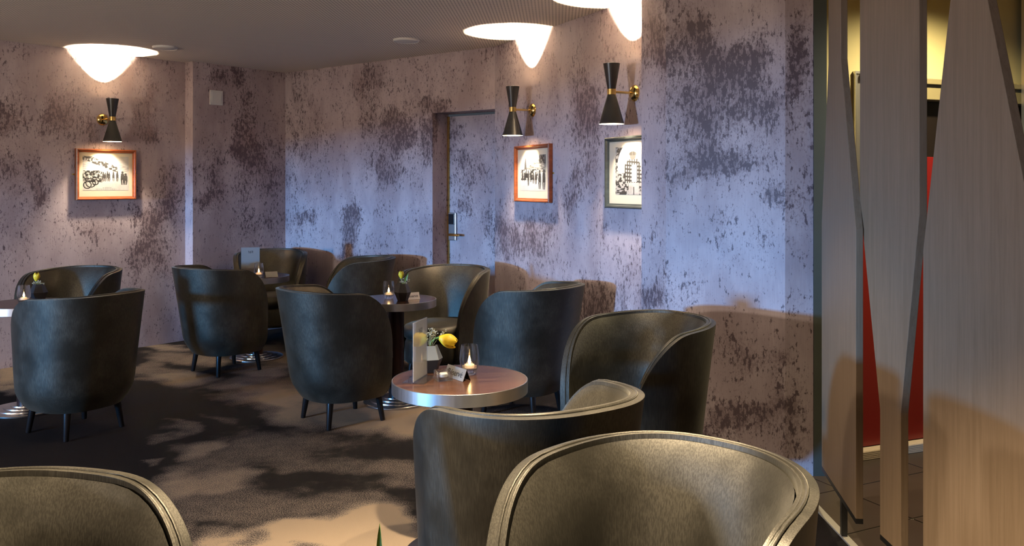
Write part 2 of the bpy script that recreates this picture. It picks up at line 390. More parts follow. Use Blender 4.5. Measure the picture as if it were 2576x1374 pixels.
MB().box(-7.055, -7.045, -2.08, 2.18, 1.34, 2.24).box(-7.06, -7.04, -2.08, 2.18, 1.32, 1.34).build('roller_blind', WINF, wn)

# ------------------------------------------------------------------ ceiling and floor
tag(MB().box(-7.2, 5.2, -3.2, 9.3, CEIL, CEIL+.15).build('ceiling', CEILM), 'beige perforated acoustic ceiling', 'ceiling', kind='structure')
XT = 1.305
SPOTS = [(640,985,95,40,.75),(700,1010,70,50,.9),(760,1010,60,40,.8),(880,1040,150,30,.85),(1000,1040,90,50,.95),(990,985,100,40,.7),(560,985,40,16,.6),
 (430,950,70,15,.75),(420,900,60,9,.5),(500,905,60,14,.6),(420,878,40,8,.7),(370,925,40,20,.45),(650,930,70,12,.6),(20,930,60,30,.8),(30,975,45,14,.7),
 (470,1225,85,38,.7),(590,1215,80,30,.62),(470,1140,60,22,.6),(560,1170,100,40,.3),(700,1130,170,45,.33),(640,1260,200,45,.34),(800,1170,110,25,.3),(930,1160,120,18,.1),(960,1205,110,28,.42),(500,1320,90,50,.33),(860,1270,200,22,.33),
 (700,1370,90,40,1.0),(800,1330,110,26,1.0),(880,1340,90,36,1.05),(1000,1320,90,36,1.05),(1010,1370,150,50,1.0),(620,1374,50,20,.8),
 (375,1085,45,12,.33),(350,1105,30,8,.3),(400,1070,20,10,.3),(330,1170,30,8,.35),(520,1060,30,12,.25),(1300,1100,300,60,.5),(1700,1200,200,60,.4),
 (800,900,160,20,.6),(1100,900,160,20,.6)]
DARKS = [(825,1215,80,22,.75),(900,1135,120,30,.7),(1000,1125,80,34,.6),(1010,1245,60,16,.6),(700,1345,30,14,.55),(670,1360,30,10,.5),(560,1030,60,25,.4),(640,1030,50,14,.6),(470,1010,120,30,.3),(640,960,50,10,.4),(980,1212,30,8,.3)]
def carpet():
    xs = np.unique(np.concatenate([np.linspace(-7, -4.2, 18), np.arange(-4.2, XT, .028), [XT]]))
    ys = np.unique(np.concatenate([np.linspace(-3, 1.2, 25), np.arange(1.2, 8.9, .028), [9.2]]))
    X, Yg = np.meshgrid(xs, ys); P = np.stack([X, Yg, 0*X], -1).reshape(-1, 3)
    x, y = P[:, 0], P[:, 1]
    wx = x+.28*(fbm(x*1.6, y*1.6, 2)-.5)*2+.07*(fbm(x*7, y*7, 0)-.5)*2; wy = y+.28*(fbm(x*1.6+9, y*1.6+5, 3)-.5)*2+.07*(fbm(x*7+3, y*7, 5)-.5)*2
    gen = sstep(.52, .72, fbm(wx*1.1, wy*1.1, 6))*.8
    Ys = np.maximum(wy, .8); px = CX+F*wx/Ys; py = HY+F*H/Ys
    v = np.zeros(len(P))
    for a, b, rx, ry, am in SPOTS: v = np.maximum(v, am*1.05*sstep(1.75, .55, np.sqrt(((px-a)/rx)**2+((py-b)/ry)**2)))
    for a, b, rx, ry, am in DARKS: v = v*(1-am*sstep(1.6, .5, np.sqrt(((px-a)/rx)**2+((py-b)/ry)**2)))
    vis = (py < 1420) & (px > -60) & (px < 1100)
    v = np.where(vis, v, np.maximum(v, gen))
    nx, ny = len(xs), len(ys)
    fs = [(j*nx+i, j*nx+i+1, (j+1)*nx+i+1, (j+1)*nx+i) for j in range(ny-1) for i in range(nx-1)]
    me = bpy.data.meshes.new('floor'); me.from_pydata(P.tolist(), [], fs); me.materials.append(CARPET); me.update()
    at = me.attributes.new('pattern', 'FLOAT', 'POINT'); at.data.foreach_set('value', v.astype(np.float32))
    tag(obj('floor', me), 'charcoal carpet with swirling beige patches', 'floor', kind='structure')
carpet()
fc = tag(MB().box(XT+.03, 5.2, -3, 9.2, -.06, -.004).build('floor_corridor', GROUT), 'dark brown tiled corridor floor behind the wooden screen', 'floor', kind='structure')
def clip_x(poly, xm):
    out = []
    for i in range(len(poly)):
        a, b = poly[i], poly[(i+1) % len(poly)]
        if a[0] >= xm: out.append(a)
        if (a[0] >= xm) != (b[0] >= xm):
            t = (xm-a[0])/(b[0]-a[0]); out.append((xm, a[1]+t*(b[1]-a[1])))
    return out
uo, vo = Vector((.9, .437)), Vector((-.437, .9)); org = Vector((1.63, 4.057)); off_u = (Vector((1.983, 4.388))-org).dot(uo)
for i in range(-6, 5):
    for j in range(-5, 3):
        u0 = off_u+i*.598+.004; v0 = j*.39+.004
        poly = [tuple(org+uo*a+vo*b) for a, b in ((u0, v0), (u0+.59, v0), (u0+.59, v0+.382), (u0, v0+.382))]
        poly = clip_x(poly, XT+.034)
        if len(poly) < 3: continue
        c = Vector((sum(p[0] for p in poly)/len(poly), sum(p[1] for p in poly)/len(poly)))
        if (c-Vector((1.776, 4.41))).dot(Vector((nW.x, nW.y))) < -.05 or c.y < 2.4 or c.x > 3.2 or c.y > 4.9: continue
        MB().prism([(p[0]-c.x, p[1]-c.y) for p in poly], -.02, 0).build('floor_tile', TILE, fc).location = (c.x, c.y, 0)
tag(MB().box(XT+.001, XT+.031, -3, 4.36, -.01, .006).build('trim_2', TRIMM), 'pale metal strip between the carpet and the corridor tiles', 'trim', kind='structure')

# ------------------------------------------------------------------ corridor wall with the red door
def PW(s, off=0.0): return Vector((1.776, 4.41, 0))+dW*s+nW*off
def sW(px): return on_wall_px(px, PW(0), dW)[1]
MW = wall_M(PW(0), dW, nW, 0); s0 = sW(2160)
zw = lambda y, s: H-(y-HY)/F*PW(s).y
lint_t, lint_b = zw(200, sW(2345)), zw(252, sW(2345))
tag(MB().box(sW(2079), s0-.005, 0, .03, 0, CEIL, M=MW).box(s0-.005, 3.4, 0, .15, lint_t, CEIL, M=MW).build('wall_corridor', YELW), 'lit ochre yellow corridor wall seen between the wooden panels', 'wall', kind='structure')
dr = thing('door_2', 'corridor door with red lower panel and dark upper panel behind the wooden screen', 'door', PW(s0)); dr['kind'] = 'structure'
dr.rotation_euler = (0, 0, math.atan2(dW.y, dW.x))
rz_ = 1.55
MB().box(.0, 1.9, .06, .11, .045, rz_).build('red_panel', RED, dr, bevel=.004)['label'] = 'glossy red lower panel'
MB().box(.0, 1.9, .062, .11, rz_, lint_b).build('dark_panel', DARKD, dr)['label'] = 'dark upper panel'
MB().box(-.005, 1.9, -.012, .11, lint_b, lint_t-.03).build('lintel', OLIVE, dr, bevel=.004)
MB().box(-.01, 1.9, -.03, .11, lint_t-.03, lint_t).build('lintel_moulding', OLIVE, dr, bevel=.004)
sm = MB().box(0, 1.9, .0, .058, 0, .044)
for k in range(5): sm.box(0, 1.9, -.004, .0, .003+k*.0085, .008+k*.0085)
sm.build('ribbed_sill', SILLM, dr)
sl_, sr_ = sW(2147)-s0, sW(2162)-s0; zt_ = zw(186, sW(2150))
rb = MB()
nr = 7
for k in range(nr): rb.lathe([((sr_-sl_)/nr*.5, .0), ((sr_-sl_)/nr*.5, zt_)], 8, (sl_+(sr_-sl_)*(k+.5)/nr, -.012, 0))
rb.box(sl_-.006, sl_, -.02, 0, 0, zt_).box(sl_-.006, sr_, -.02, 0, zt_, zt_+.012)
tag(rb.build('ribbed_metal_strip', STEEL), 'tall ribbed polished metal strip on the corridor wall beside the red door', 'wall panel')
o = bpy.data.objects[rb_name] if (rb_name := 'ribbed_metal_strip') in bpy.data.objects else None
o.location = PW(s0); o.rotation_euler = dr.rotation_euler
s1 = sW(2556)-s0
mp = thing('metal_door_jamb', 'bright brushed metal jamb with dark lower plate at far right', 'door jamb', PW(s0)); mp.rotation_euler = dr.rotation_euler
MB().box(s1, s1+.22, -.05, -.032, 0, CEIL).build('jamb_panel', mk_steel('gold_brushed_steel', (.75, .60, .34), .35, (1, 1, .02)), mp)
MB().box(s1+.004, s1+.20, -.058, -.05, .3, zw(215, sW(2560))).build('dark_plate', DARKD, mp)

# ------------------------------------------------------------------ wooden screen of alternating tapered panels
def screen(label, p0, d, outline, posts):
    """outline in (distance along d, height); p0 the far end on the lounge face"""
    ang = math.atan2(d.y, d.x)
    t = thing('wooden_screen_panel', label, 'screen panel', (p0.x, p0.y, 0), ang, 'tapered oak panels of the room divider')
    n = len(outline); th = .026
    vs = [(a, y, z) for y in (0, th) for a, z in outline]
    MB().add(vs, [tuple(range(n))[::-1], tuple(range(n, 2*n))]+[(i, (i+1) % n, n+(i+1) % n, n+i) for i in range(n)]).build('panel', OAK, t, bevel=.0015)
    zb = min(z for a, z in outline); lo = min(a for a, z in outline if z < zb+.01); hi = max(a for a, z in outline if z < zb+.01)
    MB().box(lo, hi, .0, th, zb-.018, zb).build('bottom_rail', BLACKM, t)  # black metal plate under the panel's lower edge
    for s in posts: MB().box(s-.014, s+.014, .002, th-.002, 0, zb-.018).build('post', BLACKM, t)
    return t
dp1 = Vector((-.1453, -.9895, 0))
screen('narrow-topped oak panel next to the green post, furthest of the screen', Vector((1.359, 3.817, 0)), dp1,
       [(0, .165), (.61, .165), (.61, 1.235), (.366, 1.90), (.366, CEIL), (.138, CEIL), (.138, 1.91), (0, 1.235)], (.36,))
dp2 = Vector((0, -1, 0))
screen('oak panel wide above and narrow below, middle of the screen', Vector((1.3, 3.251, 0)), dp2,
       [(.178, .165), (.343, .165), (.343, .636), (.474, 1.305), (.474, CEIL), (0, CEIL), (0, 1.34), (.178, .606)], (.26,))
screen('widest oak panel at the right edge, nearest of the screen', Vector((1.3, 2.751, 0)), dp2,
       [(0, .165), (.611, .165), (.611, 1.2), (.373, 1.905), (.373, CEIL), (.171, CEIL), (.171, 1.948), (0, 1.19)], (.3,))

# ------------------------------------------------------------------ tub armchairs
def se(v, n): return math.copysign(abs(v)**(2/n), v)
def chair_proto():
    N = 2.4; zb = .165; ztop = .80; zf = .40; xf = .20; x0 = -.06; a0, af, br0, brf, bf = .262, .040, .255, .10, .295
    cols = []
    phi0 = math.acos(max(-1, min(1, (abs(x0)/br0)**(N/2))))           # where the rim starts to fall
    for k in range(13): cols.append((phi0*k/12, None))
    for k in range(1, 15):
        th = math.pi/2*k/14; xn = x0+(xf-x0)*math.sin(th)
        c = (abs(xn)/(br0 if xn < 0 else bf))**(N/2)*(1 if xn < 0 else -1); cols.append((math.acos(c), th))
    half = []
    for phi, th in cols:
        drop = .022*(1-math.cos(phi)) if th is None else .022*(1-math.cos(phi0))
        z0 = ztop-drop
        half.append((phi, z0 if th is None else zf+(z0-zf)*math.cos(th)**.92))
    full = [(-p, z) for p, z in half[:0:-1]]+half
    NV = 12; verts = []; rim = []
    def pt(phi, z):
        t = max(0, (z-zb)/(ztop-zb)); ins = .05*max(0, 1-(z-zb)/.10)**2.2
        a = a0+af*t-ins; br = br0+brf*t**1.15-ins; bfr = bf-ins*.6; c, s = math.cos(phi), math.sin(phi)
        return Vector((-se(c, N)*(br if c > 0 else bfr), se(s, N)*a, z))
    for phi, zt in full:
        for j in range(NV+1):
            v = j/NV; v = v**.85; verts.append(pt(phi, zb+v*(zt-zb)))
    nc = len(full)
    fs = [(i*(NV+1)+j, (i+1)*(NV+1)+j, (i+1)*(NV+1)+j+1, i*(NV+1)+j+1) for i in range(nc-1) for j in range(NV)]
    me = bpy.data.meshes.new('tmp'); me.from_pydata([tuple(v) for v in verts], [], fs); me.materials.append(FABRIC); me.update()
    ob = bpy.data.objects.new('tmp', me); COL.objects.link(ob)
    m = ob.modifiers.new('s', 'SOLIDIFY'); m.thickness = .042; m.offset = 0; m.use_even_offset = True
    m = ob.modifiers.new('b', 'BEVEL'); m.width = .0175; m.segments = 3; m.limit_method = 'ANGLE'; m.angle_limit = math.radians(50)
    m = ob.modifiers.new('u', 'SUBSURF'); m.levels = 1; m.render_levels = 1
    dg = bpy.context.evaluated_depsgraph_get(); dg.update()
    shell = bpy.data.meshes.new_from_object(ob.evaluated_get(dg)); shell.name = 'shell'; bpy.data.objects.remove(ob)
    shell.polygons.foreach_set('use_smooth', [True]*len(shell.polygons))
    # piping along the rim, front edge to front edge
    path = []
    e0 = full[0]
    for k in range(6): path.append((e0[0], .22+(e0[1]-.22)*k/6, 1))
    path += [(p, z, 0) for p, z in full]
    e1 = full[-1]
    for k in range(5, -1, -1): path.append((e1[0], .22+(e1[1]-.22)*k/6, 1))
    P = [pt(p, z) for p, z, f in path]; cen = Vector((0, 0, 0)); inn = []
    nrm = []
    for (p, z, f), q in zip(path, P):
        e = .02; du = pt(p+e, z)-pt(p-e, z); dz = pt(p, z+.01)-pt(p, z-.01); n = du.cross(dz).normalized()
        if n.dot(Vector((q.x, q.y, 0))) > 0: n = -n
        nrm.append(n)
    pipes = MB()
    for off, out in ((.0035, .0062), (.0135, .0028)):
        pts = []
        for i, q in enumerate(P):
            tg = (P[min(i+1, len(P)-1)]-P[max(i-1, 0)]).normalized(); o2 = nrm[i].cross(tg).normalized()
            if o2.dot(q-Vector((-.02, 0, .35))) < 0: o2 = -o2
            pts.append(q+nrm[i]*off+o2*(out-.006))
        pipes.tube(pts, .0042, 6)
    piping = pipes.mesh('piping', FABRIC, 60)
    # inner upholstery: thin under the rim, fuller further down, so the inside leans back towards the top
    iv = []; IV = 14; hc = [c for c in full if c[1] > .47]
    for phi, zt in hc:
        for j in range(IV+1):
            v = (j/IV)**1.5; zz = (zt-.012)*(1-v)+.36*v; q = pt(phi, zz)
            e = .02; du = pt(phi+e, zz)-pt(phi-e, zz); dz = pt(phi, zz+.01)-pt(phi, zz-.01); n = du.cross(dz).normalized()
            if n.dot(Vector((q.x, q.y, 0))) > 0: n = -n
            d = min(zt-zz, max(0, xf-.01-q.x)*1.1); iv.append(q+n*(.0195+.050*(1-math.exp(-d/.085))))
    pd = MB().add(iv, [(i*(IV+1)+j, (i+1)*(IV+1)+j, (i+1)*(IV+1)+j+1, i*(IV+1)+j+1) for i in range(len(hc)-1) for j in range(IV)]).mesh('back_upholstery', FABRIC)
    smooth_by(pd, 80)
    def pad(cx, hx, hy, z0, z1, r, n=3.0, crown=0.0):
        prof = [(.0, z0), (.55, z0), (1-r/hx, z0), (1-.3*r/hx, z0+.3*r), (1, z0+r), (1, z1-r), (1-.3*r/hx, z1-.3*r), (1-r/hx, z1), (.6, z1+crown*.6), (.3, z1+crown*.9), (.0, z1+crown)]
        mb = MB(); K = 40; vs = []; fs2 = []
        for s, z in prof:
            for k in range(K):
                a = 2*math.pi*k/K; vs.append((cx+se(math.cos(a), n)*hx*max(s, .001), se(math.sin(a), n)*hy*max(s, .001), z))
        for i in range(len(prof)-1):
            for k in range(K): fs2.append((i*K+k, i*K+(k+1) % K, (i+1)*K+(k+1) % K, (i+1)*K+k))
        return mb.add(vs, fs2)
    seat = pad(.055, .245, .222, .325, .425, .034, 2.8, .012).mesh('seat_cushion', FABRIC, 60)
    base = pad(.045, .235, .215, .15, .33, .03, 2.8).mesh('seat_base', FABRIC, 60)
    leg = MB().lathe([(.0125, 0), (.014, .004), (.021, .175)], 12).mesh('leg', LEGWOOD, 50)
    return shell, piping, seat, base, leg, pd
SH, PI_, SE_, BA, LG, PD = chair_proto()
def armchair(x, y, deg, label):
    t = thing('tub_armchair', label, 'armchair', (x, y, 0), math.radians(deg), 'olive satin tub armchairs')
    s = obj('shell', SH, t); obj('piping', PI_, s); obj('back_upholstery', PD, t); obj('seat_cushion', SE_, t); obj('seat_base', BA, t)
    for sx in (-1, 1):
        for sy in (-1, 1):
            l = obj('leg', LG, t); l.location = (sx*.175+.01, sy*.172, .0005); l.rotation_euler = (sy*math.radians(7), -sx*math.radians(7), 0)
    return t
armchair(-.885, 1.56, 342, 'armchair cut off by the bottom left corner, its pale inner back showing')
armchair(-2.485, 4.965, 150, 'dark-backed armchair at left seen from behind, before the left-edge table')
armchair(-3.12, 6.10, 262, 'armchair under the left framed street photograph, facing the left-edge table')
armchair(-2.16, 6.55, 50, 'armchair seen from behind with a blue gleam, before the corner table')
armchair(-2.17, 7.82, 280, 'armchair in the far corner behind the tall white menu card')
armchair(-1.34, 7.20, 192, 'armchair seen from the side below the bluish wall, left of the papered door')
armchair(-.50, 6.22, 247, 'armchair in front of the papered door with its tan seat cushion showing')
armchair(-1.02, 5.19, 38, 'armchair seen from behind in the middle of the room, on the beige carpet patch')
armchair(.07, 5.34, 150, 'armchair with tall plain side turned to us, behind the front round table')
armchair(.53, 3.86, 214, 'armchair in front of the blue-lit column, casting its shadow on it')
armchair(.03, 2.62, 124, 'armchair seen from behind directly in front of the front round table')
armchair(.265, 1.77, 230, 'largest armchair at bottom right, facing us with its pale brushed inner back')

# ------------------------------------------------------------------ round pedestal tables
TZ = .665; TR = .257
TOP = MB().lathe([(.0, .62), (TR-.004, .62), (TR-.004, TZ-.0005), (.0, TZ-.0005)], 64, close=False).mesh('table_top', WALNUT, 40)
BAND = MB().lathe([(TR-.004, .618), (TR, .619), (TR, TZ-.001), (TR-.001, TZ), (TR-.004, TZ)], 72, close=False).mesh('edge_band', STEEL, 40)
PED = MB().lathe([(.05, .03), (.05, .62)], 28).mesh('pedestal', PEDEST, 50)
BASEM = MB().lathe([(.0, 0), (.208, 0), (.210, .004), (.210, .012), (.206, .016), (.165, .019), (.164, .024), (.125, .028), (.124, .033), (.085, .037), (.084, .042), (.0, .044)], 64, close=False).mesh('base_disc', STEELB, 25)
def table(x, y, label):
    t = thing('round_table', label, 'table', (x, y, 0), random.random()*3, 'round pedestal tables')
    tp = obj('table_top', TOP, t); obj('edge_band', BAND, tp); obj('pedestal', PED, t); obj('base_disc', BASEM, t)
table(-3.018, 5.40, 'round table cut off by the left edge with a candle and a yellow flower')
table(-2.066, 7.04, 'furthest round table in the corner holding the tall white menu card')
table(-.745, 5.60, 'round table in the middle with a candle and a reserved sign facing us')
table(-.197, 3.295, 'front round table with clear menu stand, glass holders and candle')
table(-.22, 1.22, 'round table below the bottom edge carrying the vase with the green leaf')

# ------------------------------------------------------------------ table things
def at_top(px, py): Y = F*(H-TZ)/(py-HY); return Vector(((px-CX)/F*Y, Y, TZ))
def candle(px, py, which):
    p = at_top(px, py); g = 'candle glasses on the tables'
    prof_o = [(.0, 0), (.024, 0), (.027, .003), (.032, .02), (.038, .045), (.0395, .062), (.037, .085), (.0325, .113)]
    prof_i = [(.0312, .1135), (.0355, .085), (.038, .062), (.0365, .045), (.030, .024), (.020, .018), (.0, .017)]
    tag(MB().lathe(prof_o+prof_i, 36, close=False).build('candle_glass', GLASS, None, 40), 'clear rounded glass tumbler holding a lit tealight '+which, 'candle glass', g).location = p
    t = thing('tealight', 'small lit tealight inside the glass tumbler '+which, 'candle', p+Vector((0, 0, .0245)), 0, 'tealights')
    MB().lathe([(.0, .0), (.0185, .0), (.0190, .013), (.0165, .0135), (.0, .0125)], 24, close=False).build('wax_cup', WAX, t, 40)
    MB().tube([(0, 0, .012), (.0005, 0, .019)], .0008, 6).build('wick', INK, t)
    MB().lathe([(.0005, .018), (.0035, .023), (.0045, .028), (.003, .036), (.0005, .046)], 12).build('flame', FLAME, t, 60)
candle(1181, 941, 'on the front table')
candle(978, 751, 'on the middle table')
candle(651, 698, 'beside the tall white menu card')
candle(60, 764, 'on the left-edge table')

def text_mesh(s, size, name='lettering'):
    cu = bpy.data.curves.new('tmp', 'FONT'); cu.body = s; cu.size = size; cu.align_x = 'CENTER'; cu.align_y = 'CENTER'; cu.extrude = .0002
    o = bpy.data.objects.new('tmp', cu); COL.objects.link(o)
    dg = bpy.context.evaluated_depsgraph_get(); dg.update(); me = bpy.data.meshes.new_from_object(o.evaluated_get(dg)); bpy.data.objects.remove(o)
    me.name = name; me.materials.clear(); me.materials.append(INK); return me
TXT = text_mesh('Réservé', .036)
def tent(p, deg, L, which):
    """reserved sign: an inverted-V metal plate, lettering on its -y side"""
    t = thing('reserved_sign', 'folded metal tent sign reading Réservé '+which, 'sign', p, math.radians(deg), 'reserved signs')
    hb, hh, th = .018, .043, .0012
    def plate(s):
        vs = [(x, y, z) for x in (-L/2, L/2) for y, z in ((s*hb, 0), (0, hh), (0, hh-.003), (s*(hb-th*1.2), 0))]
        return MB().add(vs, [(0, 1, 2, 3), (7, 6, 5, 4), (0, 4, 5, 1), (1, 5, 6, 2), (2, 6, 7, 3), (3, 7, 4, 0)])
    a = plate(-1).build('front_plate', SIGNM, t); plate(1).build('back_plate', BLACKM, t)
    te = obj('lettering', TXT, a); tilt = math.atan2(hh, hb)
    te.location = (0, -hb*.52-.0006, hh*.48); te.rotation_euler = (tilt, 0, 0); s = L/.15; te.scale = (s, s, s)
pA_, pB_ = Vector((-.247, 3.357, TZ)), Vector((-.1695, 3.253, TZ))
tent((pA_+pB_)/2+Vector((.0, 0, .0003)), math.degrees(math.atan2(pB_.y-pA_.y, pB_.x-pA_.x)), .13, 'half hidden behind the square glass holder')
tent(at_top(1036, 753)+Vector((0, 0, .0003)), 30, .10, 'beside the black vase on the middle table')
tent(at_top(682, 697)+Vector((0, 0, .0003)), 215, .10, 'seen from its dark end on the corner table')

def print_plane(name, w, h, fn, parent, mat, nx, ny, M):
    """flat print: grid in local x (width) / z (height), painted per vertex by fn(u, v), v up"""
    u, v = np.meshgrid(np.linspace(0, 1, nx), np.linspace(0, 1, ny)); c = np.clip(fn(u, v), 0, 1)*(.62 if mat is PRINT else 1)
    if c.ndim == 2: c = np.stack([c, c*.985, c*.95], -1)
    P = np.stack([(u-.5)*w, 0*u, v*h], -1).reshape(-1, 3)
    fs = [(j*nx+i, j*nx+i+1, (j+1)*nx+i+1, (j+1)*nx+i) for j in range(ny-1) for i in range(nx-1)]
    me = bpy.data.meshes.new(name); me.from_pydata([tuple(M @ Vector(p)) for p in P], [], fs); me.materials.append(mat); me.update()
    at = me.color_attributes.new('print', 'FLOAT_COLOR', 'POINT')
    at.data.foreach_set('color', np.concatenate([c.reshape(-1, 3), np.ones((len(P), 1))], 1).astype(np.float32).ravel())
    return obj(name, me, parent)
def menu_print(u, v):
    c = np.full(u.shape, .78)
    logo = (np.abs(u-.52) < .13) & (np.abs(v-.83) < .045)
    ph = (u-.39)*26
    sq = (np.abs(np.sin(ph*1.7+np.sin(v*60)*1.2)) > .55) & logo & ~((np.abs(u-.47) < .012) | (np.abs(u-.57) < .012))
    c[sq] = .15
    for i, (y, a, b, pr) in enumerate([(.70, .14, .45, 0), (.645, .20, .62, 1), (.615, .20, .38, 0), (.575, .20, .42, 1), (.545, .14, .60, 0), (.50, .20, .72, 1), (.45, .20, .40, 0),
                                       (.40, .20, .34, 1), (.36, .40, .62, 0), (.31, .20, .48, 1), (.27, .20, .44, 0), (.22, .14, .40, 0), (.18, .20, .62, 1), (.14, .20, .50, 1)]):
        ln = (np.abs(v-y) < .0075) & (((u > a) & (u < b)) | (pr & (u > .76) & (u < .84))) & (np.sin(u*140+i*5) > -.55)
        c[ln] = .32
    return c
def menu(p, deg, foot, label, w=.15, h=.225):
    t = thing('menu_stand', label, 'menu stand', p, math.radians(deg), 'menu stands on the tables')
    MB().box(-w/2, w/2, -.003, -.0012, .004, h).box(-w/2, w/2, .0012, .003, .004, h).build('clear_holder', ACRYL, t)
    MB().box(-w/2, w/2, -foot/2, foot/2, .0003, .0042).build('foot', ACRYL, t, bevel=.001)
    card = MB().box(-w/2+.002, w/2-.002, -.0007, .0007, .005, h-.002).build('menu_card', plain('white_card', (.78, .76, .72), .6), t)
    for s in (-1, 1):
        M = Matrix.Translation((0, s*.00085, .005)) @ Matrix.Rotation(0 if s < 0 else math.pi, 4, 'Z')
        print_plane('card_print', w-.005, h-.008, menu_print, card, PAPER, 110, 150, M)
menu(Vector((-.347, 3.282, TZ)), 76, .085, 'clear upright menu stand on the front table, seen almost edge on')
menu(at_top(630, 691), 12, .07, 'white menu card standing on the far corner table')

# square glass tealight holder on the front table
p = at_top(1115, 956); gh = thing('square_glass_holder', 'small square clear glass tealight holder in front of the menu stand', 'glass holder', p, math.radians(22))
hs = .029; mb = MB(); hgt = .036
ring = lambda r, z, k=4: [(r*x, r*y, z) for x, y in ((-1, -1), (1, -1), (1, 1), (-1, 1))]
vs = ring(hs, 0)+ring(hs, hgt)+ring(hs-.007, hgt)+ring(hs-.010, .012)
fs = [(3, 2, 1, 0)]+[(i+4*k, (i+1) % 4+4*k, (i+1) % 4+4*(k+1), i+4*(k+1)) for k in range(3) for i in range(4)]+[(12, 13, 14, 15)]
mb.add(vs, fs).build('glass_block', GLASS, gh, bevel=.003)
MB().lathe([(.0, .0125), (.016, .0125), (.0165, .024), (.0, .0245)], 20, close=False).build('tealight_cup', WHITEP, gh, 40)

def vase_obj(p, s, label, mat_top, rz=0):
    n = 6; t = thing('faceted_vase', label, 'vase', p, rz, 'faceted vases')
    r = [(.030, 0), (.050, .050), (.028, .100)]
    def band(a, b, twist):
        vs = [(r[a][0]*s*math.cos(math.pi*2*(k+.5*(a == 1)*0)/n), r[a][0]*s*math.sin(math.pi*2*k/n), r[a][1]*s) for k in range(n)]
        vs += [(r[b][0]*s*math.cos(math.pi*2*k/n), r[b][0]*s*math.sin(math.pi*2*k/n), r[b][1]*s) for k in range(n)]
        return MB().add(vs, [(k, (k+1) % n, n+(k+1) % n, n+k) for k in range(n)])
    lo = band(0, 1, 0); lo.f.append(tuple(range(n))[::-1]); lo.mi.append(0); lo.build('lower_body', VASEM, t)
    up = band(1, 2, 0); up.build('upper_body', mat_top, t)
    MB().lathe([(.028*s, .0999*s), (.024*s, .0985*s), (.023*s, .06*s)], 6, close=False).build('inner_neck', VASEM, t)
    return t
def petal_mesh(L=.05, Wd=.020):
    mb = MB(); nu, nv = 7, 7; vs = []
    for j in range(nv+1):
        t = j/nv; wdt = Wd*math.sin(math.pi*min(1, .12+.86*t)**.8)**.75; R = .0165*math.sin(math.pi*(.06+.72*t))+.003
        for i in range(nu+1):
            a = (i/nu-.5)*2; ang = a*wdt/.0165*.9
            vs.append((R*math.cos(ang)-.0035*abs(a)**2*(t > .6), R*math.sin(ang), L*t))
    fs = [(j*(nu+1)+i, j*(nu+1)+i+1, (j+1)*(nu+1)+i+1, (j+1)*(nu+1)+i) for j in range(nv) for i in range(nu)]
    me = mb.add(vs, fs).mesh('petal', PETAL, 80); return me
PET = petal_mesh()
def flower(p, stem, head_dir, s, label, leaf=None, head=True):
    """tulip rooted at p; stem = list of offsets; head along head_dir"""
    t = thing('tulip', label, 'flower', p, 0, 'tulips in vases')
    pts = [Vector(q) for q in stem]; MB().tube(pts, .0028*s, 8).build('stem', LEAFM, t, 60)
    if head:
        q = Vector(head_dir).to_track_quat('Z', 'X')
        for k in range(6):
            o = obj('petal', PET, t); o.location = pts[-1]; sc = s*(1 if k % 2 else .93)
            o.rotation_mode = 'QUATERNION'
            o.rotation_quaternion = q @ Matrix.Rotation(k*math.pi/3, 3, 'Z').to_quaternion(); o.scale = (sc, sc, sc)
    for lf in (leaf or []):
        lp_ = [Vector(a) for a in lf]; n = 10; vs = []
        for i in range(n+1):
            u = i/n; m = len(lp_)-1; k = min(int(u*m), m-1); c = lp_[k].lerp(lp_[k+1], u*m-k)
            wv = .0085*s*(math.sin(math.pi*(.12+.88*u))**.8)*(1 if u < .99 else .05)
            vs += [c+Vector((-wv, 0, 0)), c+Vector((0, .003*s, 0)), c+Vector((wv, 0, 0)), c+Vector((0, .0042*s, 0))]
        fs = [(i*4+k, i*4+(k+1) % 4, i*4+4+(k+1) % 4, i*4+4+k) for i in range(n) for k in range(4)]
        MB().add(vs, fs).build('leaf', LEAFM, t, 50)
    return t
def sprigs(p, n, h, spread, label, seed, lean=(0, 0)):
    r = random.Random(seed); t = thing('filler_sprig', label, 'sprig', p, 0, 'dry filler sprigs'); st = MB(); bu = MB()
    for k in range(n):
        a = r.random()*6.28; e = Vector((math.cos(a)*spread*r.random()+lean[0], math.sin(a)*spread*r.random()+lean[1], h*(.55+.45*r.random())))
        m = e*.5+Vector((r.uniform(-.01, .01), r.uniform(-.01, .01), .01)); st.tube([(0, 0, 0), m, e], .0008, 5)
        for j in range(5):
            c = e+Vector((r.uniform(-.009, .009), r.uniform(-.009, .009), r.uniform(-.014, .006))); st.tube([m.lerp(e, .6), c], .0005, 4); bu.ball(c, .0022, nu=6, nv=4)
    st.build('twigs', SPRIG, t); b = bu.build('buds', BUDM, t, 60); b['kind'] = 'stuff'
# front table
p = at_top(1081, 935); vase_obj(p, 1.05, 'faceted vase with pale grey upper half behind the menu stand', VASEG, .3)
flower(p+Vector((0, 0, .085)), [(0, 0, 0), (.006, 0, .03), (.022, -.004, .046), (.038, -.006, .050)], (.92, -.05, -.30), 1.45, 'yellow tulip drooping to the right on the front table')
sprigs(p+Vector((0, 0, .085)), 14, .085, .05, 'dry twigs with pale buds beside the drooping tulip', 3, (.012, 0))
